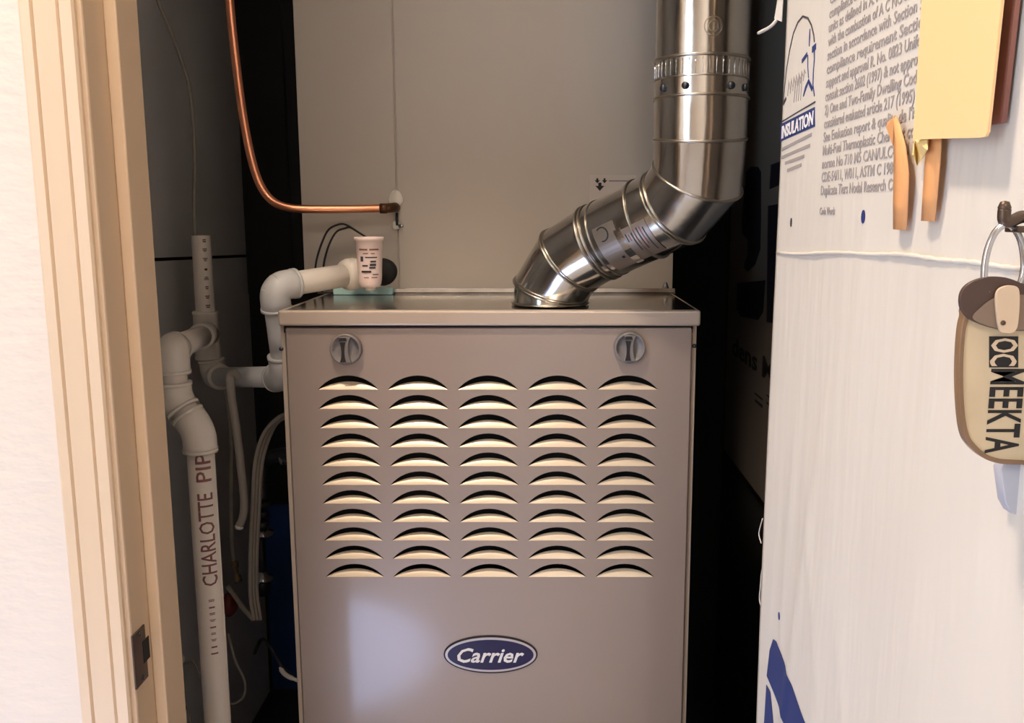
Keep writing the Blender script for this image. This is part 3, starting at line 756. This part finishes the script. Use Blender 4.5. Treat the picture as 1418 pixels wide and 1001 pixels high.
# facing film, gently wrinkled
bm = bmesh.new(); NY, NZ = 110, 170; g = []
zcr = atx(1085, 347, XB).z
def wr_(y, z):
    e = .0008*(1+math.sin(38*y+5*z))*math.exp(-((z-.75)/.35)**2)
    e += .0011*math.exp(-((y-.62+.25*(z-.9))/.008)**2)*(1 if z < 1.08 else 0)*max(0, min(1, (1.05-z)*5))
    e += .0013*math.exp(-((y-.50-.35*(z-.72))/.009)**2)*max(0, 1-abs(z-.72)/.2)
    e += .0010*math.exp(-((y-.665+.12*(z-.95))/.008)**2)*max(0, 1-abs(z-.92)/.16)
    e += .0008*math.exp(-((y-.60-.4*(z-.85))/.008)**2)*max(0, 1-abs(z-.86)/.12)
    return e*1.4
for i in range(NY+1):
    y = BY0+(YB1-BY0)*i/NY; g.append([])
    for j in range(NZ+1):
        z = BZ0+(BZ1-BZ0)*j/NZ
        g[-1].append(bm.verts.new((XB-wr_(y, z), y, z)))
for i in range(NY):
    for j in range(NZ): bm.faces.new((g[i][j], g[i][j+1], g[i+1][j+1], g[i+1][j])).smooth = True
fm = from_bm('facing_film', bm, M_film, brd)
md = fm.modifiers.new('thickness', 'SOLIDIFY'); md.thickness = .0005; md.offset = 0
# overlapping film edge (crease across the board)
def bs(px, py): p = atx(px, py, XB); return (-p.y, p.z)
def onboard(me, off=.0005): return remap(me, lambda a, b, c: Vector((XB-off-c-wr_(-a, b), -a, b)))
bm = bmesh.new(); pts = []
for i in range(41):
    t = i/40; x = 1076+(1440-1076)*t; yy = 345.5+ (4 if t < .3 else 4+ (t-.3)*32)+1.6*math.sin(9*t)+1.2*math.sin(23*t)
    pts.append(atx(x, yy, XB-.001))
add_tube(bm, pts, [.0010+.0006*math.sin(i*1.3)**2 for i in range(41)], 6); from_bm('film_crease', bm, M_film, brd)
# ---- printed text
lines = ['Consult approved installation of foamed plastic', 'compliance as defined in the code for residential', 'units as defined in A. MCDA Evaluation Report', 'with the combustion of A C NOCA Evaluation use', 'section in accordance with Section 5027 for the', 'compliance requirement Section 509 of', 'support and approval R. No. 0823 Uniform Building',
         'consult section 2602 (1997) & not approved (Canada', '2) One and Two-Family Dwelling Code inside the', 'considered evaluated article 217 (1995) & CABO', 'See Evaluation report & qualite de l\'isolation', 'Multi-Fuel Thermoplastic Cherry et code', 'norme No 710 M5 CAN/ULC-S701 T2', 'CDE-54/11, W011, ASTM C 198 TD', 'Duplicate Tiers Nodal Research Co']
zt = bs(1148, 27)[1]; zb = bs(1139, 270)[1]; mes = []
SL = -bs(1146, 150)[0]                        # distance of left margin (Y)
pitch = (zt-zb)/13
widths = [.20, .20, .195, .20, .205, .20, .20, .20, .20, .19, .185, .165, .165, .145, .135]
for i, s in enumerate(lines):
    z0 = zb+pitch*(len(lines)-1-i)
    me = text_mesh(s, .0092, .00012, offset=.00012, width=widths[i]*1.0)
    s0 = bs(1141, 200)[0]
    mes.append(remap(me, lambda a, b, c: Vector((s0+a, z0+b, c))))
me = text_mesh('Code Words', .007, .00012, offset=.0001, width=.034); q = bs(1136, 297)
mes.append(remap(me, lambda a, b, c: Vector((q[0]+a, q[1]+b, c))))
link('grey_print', onboard(join_meshes(mes, 'grey_print')), M_greyink, brd)
# ---- emblem: arch with striding figure, script strokes and blue box
def strokes(name, lst, m):
    ms = [ribbon([bs(*p) for p in pts], w_) for pts, w_ in lst]
    link(name, onboard(join_meshes(ms, name)), m, brd)
arch = [(1086, 144), (1088, 118), (1091, 92), (1095, 68), (1100, 46), (1106, 31), (1113, 22.5), (1120, 25), (1125, 35), (1128, 48), (1129, 58)]
strokes('emblem_arch', [(arch, [.0008]*2+[.0013]*9), ([(1086, 144), (1090, 136)], .0024)], M_darkink)
strokes('emblem_figure', [([(1123, 40), (1122.5, 52), (1122, 64)], [.001, .0022, .0008]), ([(1131, 64), (1126, 69)], .0042), ([(1129, 70), (1129, 82), (1127.5, 100), (1127, 118), (1129, 133)], [.002, .0012, .0012, .0014, .001]),
                          ([(1112, 85), (1119, 75)], .0028), ([(1120, 76), (1120, 92), (1121, 108)], .0009), ([(1126, 124), (1121, 112), (1117, 122), (1114, 133)], [.003, .0026, .003, .0012])], M_ink)
sc = []
for i in range(7):
    x0 = 1093+i*3.6; sc.append(([(x0-1, 133-i*3.5), (x0+1, 112-i*2.6), (x0+2.6, 124-i*3.8)], [.0008, .0018, .0008]))
for i in range(4):
    x0 = 1101+i*3; sc.append(([(x0, 142-i), (x0+1.4, 126-i*2), (x0+2, 112-i*3)], [.0006, .0012, .0006]))
strokes('emblem_script', sc, M_greyink)
A_, B_, C_, D_ = bs(1082.5, 172), bs(1129.5, 148), bs(1129.5, 175), bs(1082.5, 196)
link('blue_box', onboard(curve_mesh([[A_, B_, C_, D_]], .0002)), M_ink, brd)
link('rule', onboard(ribbon([bs(1083, 169), bs(1130, 141)], .0010)), M_darkink, brd)
me = text_mesh('INSULATION', .011, .0001, offset=.0003, width=(C_[0]-D_[0])*.92); 
h0 = (A_[1]-D_[1])
link('lettering', onboard(remap(me, lambda a, b, c: Vector((D_[0]+(C_[0]-D_[0])*.04+a, D_[1]+(C_[1]-D_[1])*(a/(C_[0]-D_[0]))+h0*.16+b*h0*.68/.0078, c))), .0009), M_white, brd)
for (x0, y0, x1, y1) in [(1084, 207, 1125, 186), (1084, 218, 1123, 201), (1089, 226, 1115, 216), (1092, 236, 1111, 228)]:
    link('print_line', onboard(ribbon([bs(x0, y0), bs(x1, y1)], .0022)), M_greyink, brd)
def dot(px, py, rx, ry, m):
    c = bs(px, py); link('ink_dot', onboard(curve_mesh([[(c[0]+rx*math.cos(t*math.pi/8), c[1]+ry*math.sin(t*math.pi/8)) for t in range(16)]], .0002)), m, brd)
dot(1198, 300, .0030, .0040, M_ink); dot(1097.5, 308, .0022, .0034, M_darkink); dot(1080, 853, .0026, .0032, M_ink); 
# ---- big blue letter at the bottom
bl = curve_mesh([[bs(*p) for p in [(1072.5, 885), (1076, 888), (1121, 1003), (1160, 1100), (1125, 1100), (1090, 1003), (1064, 936), (1068, 900)]],
                                        [bs(*p) for p in [(1063.5, 948), (1068, 958), (1072, 1003), (1072, 1100), (1050, 1100), (1060, 1003)]]], .0002)
bm = bmesh.new(); bm.from_mesh(bl)
bb = [(min(v.co[k] for v in bm.verts), max(v.co[k] for v in bm.verts)) for k in (0, 1)]
for k in (0, 1):
    c_ = bb[k][0]+.005
    while c_ < bb[k][1]:
        bmesh.ops.bisect_plane(bm, geom=bm.verts[:]+bm.edges[:]+bm.faces[:], plane_co=(c_, c_, 0), plane_no=(1-k, k, 0)); c_ += .005
bm.to_mesh(bl); bm.free()
link('blue_letter', onboard(bl, .0008), M_ink, brd)
# ---- torn film at the far edge
tube('torn_film', smooth_path([atx(1082, 2, XB), atx(1078, 22, XB-.002), atx(1068, 36, XB-.006), atx(1050, 46, XB-.012)], 6), [.0008]*8+[.0014]*11, M_film, brd, 6)
bm = bmesh.new(); v = [bm.verts.new(atx(*p)) for p in ((1086, -20, XB-.001), (1083, 30, XB-.001), (1073, 26, XB-.004), (1079, -10, XB-.002))]; bm.faces.new(v)
o = from_bm('torn_film', bm, M_film, brd); md = o.modifiers.new('t', 'SOLIDIFY'); md.thickness = .0006
for pl in ([(1060, 775), (1055, 790), (1053, 812), (1052, 832), (1058, 850)], [(1056, 718), (1051, 738), (1054, 752)]):
    tube('film_thread', smooth_path([atx(a, b, XB-.001) for a, b in pl], 5), .0005, M_film, brd, 6)

# ---- notepad with brown backing
XP = XB-.010
def nb(px, py, X=None): p = atx(px, py, X or XP); return (-p.y, p.z)
def panelx(loops, X, th): return remap(curve_mesh(loops, th/2), lambda a, b, c: Vector((X-c, -a, b)))
pad = tag(empty('notepad', atx(1320, 190, XP)), 'blank cream note card with red-brown backing fixed to the insulation board', 'note card')
q = [nb(1282, -70), nb(1396, -70), nb(1389, 0), nb(1373, 150), nb(1369.5, 182), nb(1366, 189), nb(1360, 190.5), nb(1265.5, 193), nb(1270, 130)]
link('card', panelx([q], XP, .0012), M_cream, pad)
q2 = [nb(1300, -70, XB-.004), nb(1416, -70, XB-.004), nb(1407, 0, XB-.004), nb(1388, 170, XB-.004), nb(1300, 186, XB-.004)]
link('backing', panelx([q2], XB-.0032, .002), M_backing, pad)
# ---- tape strips
def strip(name, pts, wd, label, m, X, curl=0.0):
    e = tag(empty(name, atx(*pts[-1], X)), label, 'tape')
    n = len(pts); bm = bmesh.new(); ring = []
    for i, p in enumerate(pts):
        c = atx(p[0], p[1], X-curl*math.sin(math.pi*i/(n-1))); h = wd[i]/2
        ring.append([bm.verts.new((c.x, c.y+h, c.z)), bm.verts.new((c.x-.0012, c.y, c.z)), bm.verts.new((c.x, c.y-h, c.z))])
    for i in range(n-1):
        for j in range(2): bm.faces.new((ring[i][j], ring[i][j+1], ring[i+1][j+1], ring[i+1][j])).smooth = True
    o = from_bm('tape', bm, m, e); md = o.modifiers.new('t', 'SOLIDIFY'); md.thickness = .0005; md.offset = 0
    return e
t1 = strip('masking_tape', [(1240, 162), (1243, 180), (1246, 205), (1248, 240), (1247, 280), (1246, 318)], [.004, .010, .016, .020, .0195, .0175], 'long orange tape strip with a folded pointed top', M_tape, XB-.0035, .002)
bm = bmesh.new(); v = [bm.verts.new(atx(*p)) for p in ((1238, 162, XB-.005), (1229, 169, XB-.003), (1227, 176, XB-.003), (1236, 202, XB-.003))]; bm.faces.new(v)
o = from_bm('tape_fold', bm, M_tape, t1); md = o.modifiers.new('t', 'SOLIDIFY'); md.thickness = .0005
strip('masking_tape', [(1294, 170), (1293, 200), (1291, 230), (1288, 270), (1285, 306)], [.017, .017, .017, .0165, .0155], 'shorter orange tape strip hanging out from under the cream card', M_tape, XB-.0035, .0015)
sc_ = tag(empty('tape_scrap', atx(1272, 225, XB)), 'crumpled pale yellow tape scrap at the card corner', 'tape')
bm = bmesh.new(); v = [bm.verts.new(atx(*p)) for p in ((1266, 193, XB-.006), (1284, 190, XB-.008), (1283, 207, XB-.011), (1277, 218, XB-.004), (1270, 230, XB-.003), (1265, 214, XB-.009))]
for i in range(1, 5): bm.faces.new((v[0], v[i], v[i+1]))
o = from_bm('scrap', bm, M_tapey, sc_); md = o.modifiers.new('t', 'SOLIDIFY'); md.thickness = .0006

# ================================================================== KEY TAG on the hook at the right
KY = .345
hk = tag(empty('wall_hook', aty(1392, 300, KY)), 'dark bronze hook pin on the board holding the key ring', 'hook')
tube('pin', smooth_path([aty(1391, 290, KY), aty(1391, 305, KY), aty(1401, 306, KY), aty(1416, 300, KY+.002), Vector((XB-.001, KY+.004, aty(1418, 302, KY).z))], 5), .0024, M_bronze, hk, 12)
lathe('knob', [(0, -.0026), (.0016, -.0022), (.0025, 0), (.0016, .0022), (0, .0026)], aty(1391, 287.5, KY), (0, 0, 1), M_bronze, hk, 14)
box('mount', aty(1405, 320, KY).x, XB-.0012, KY-.002, KY+.008, aty(1405, 322, KY).z, aty(1405, 313, KY).z, M_bronze, hk, .0005)
key = tag(empty('key_tag', aty(1380, 640, KY)), 'amber translucent key tag with black letters hanging from a ring', 'key tag')
rg = [aty(1391, 310, KY), aty(1378, 322, KY), aty(1368, 345, KY), aty(1363.5, 370, KY), aty(1364, 392, KY), aty(1372, 408, KY), aty(1392, 412, KY+.003), aty(1410, 398, KY+.005), aty(1418, 370, KY+.006), aty(1414, 335, KY+.005), aty(1402, 314, KY+.002), aty(1391, 310, KY)]
tube('ring', smooth_path(rg, 6), .0013, M_chrome, key, 10)
# dark leather loop
def ky(px, py, Y=KY): p = aty(px, py, Y); return (p.x, p.z)
def sml(loop, sub=5):
    n = len(loop); out = []
    for i in range(n):
        p0, p1, p2, p3 = [Vector(loop[(i+k) % n]) for k in (-1, 0, 1, 2)]
        for q_ in range(sub):
            t = q_/sub; v_ = .5*((2*p1)+(p2-p0)*t+(2*p0-5*p1+4*p2-p3)*t*t+(3*p1-p0-3*p2+p3)*t**3); out.append((v_.x, v_.y))
    return out
me = plate_y([[ky(*p) for p in sml([(1329, 424), (1329, 408), (1336, 396), (1350, 388), (1368, 384), (1390, 385), (1410, 392), (1428, 402), (1428, 450), (1400, 456), (1370, 452), (1346, 443), (1335, 434)])]], KY-.0012, .0014, .0003)
lea = link('leather_loop', me, M_leather, key)
me = plate_y([[ky(*p) for p in sml([(1344, 440), (1356, 424), (1374, 412), (1400, 408), (1428, 412), (1428, 450), (1400, 456), (1370, 452)])]], KY-.0020, .0006)
link('loop_lining', me, M_lining, lea)
me = plate_y([[ky(*p) for p in sml([(1374, 410), (1382, 397), (1400, 396), (1405, 408), (1403, 445), (1398, 457), (1388, 459), (1378, 452)])]], KY-.0034, .0012, .0002)
stp = link('strap', me, M_strap, key)
lathe('rivet', [(.0010, 0), (.0009, .0004), (0, .0006)], aty(1389, 447, KY-.0036), (0, -1, 0), M_bronze, stp, 12)
tago = [(1346, 426), (1336, 440), (1331, 470), (1329, 520), (1331, 570), (1336, 602), (1345, 618), (1362, 633), (1380, 640), (1400, 642), (1436, 642), (1446, 630), (1448, 600), (1448, 460), (1446, 436), (1436, 426)]
tagi = [(1349, 430), (1340, 443), (1335, 471), (1333, 520), (1335, 569), (1340, 599), (1348, 614), (1364, 629), (1381, 636), (1400, 638), (1434, 638), (1442, 628), (1444, 600), (1444, 460), (1442, 438), (1434, 430)]
link('tag_body', plate_y([[ky(*p) for p in sml(tagi)]], KY+.0008, .0030), M_amber, key)
link('tag_rim', plate_y([[ky(*p) for p in sml(tago)], [ky(*p) for p in sml(tagi)]], KY+.0002, .0042, .0003), M_amberd, key)
# lettering, turned to read downward: first two letters light on a dark block
a0 = ky(1371, 466); a1 = ky(1411, 509)
blk = link('dark_block', plate_y([[ky(1371, 466), ky(1411, 466), ky(1411, 509), ky(1371, 509)]], KY+.0005, .0003), M_blackink, key)
def keytext(txt, y0, y1, x0, x1, m, yy, par):
    a0 = ky(x0, y0); a1 = ky(x1, y1)
    me = text_mesh(txt, .012, .00008, offset=.0002, width=a0[1]-a1[1])
    hs = [v.co.y for v in me.vertices]; k = (a1[0]-a0[0])/(max(hs)-min(hs)); mn = min(hs)
    link('lettering', remap(me, lambda a, b, c: Vector((a0[0]+(b-mn)*k, yy-c, a0[1]-a))), m, par)
keytext('OC', 468.5, 507, 1374, 1408, M_strap, KY+.0004, blk)
keytext('MEEKTA', 511, 628, 1374, 1411, M_blackink, KY+.0006, key)
me = plate_y([[ky(*p) for p in [(1394, 655), (1402, 640), (1430, 640), (1430, 720), (1408, 714), (1400, 700)]]], KY+.004, .006, .0004)
link('grey_blue_plate', me, M_greyblue, key)  # flat grey-blue plate below the tag
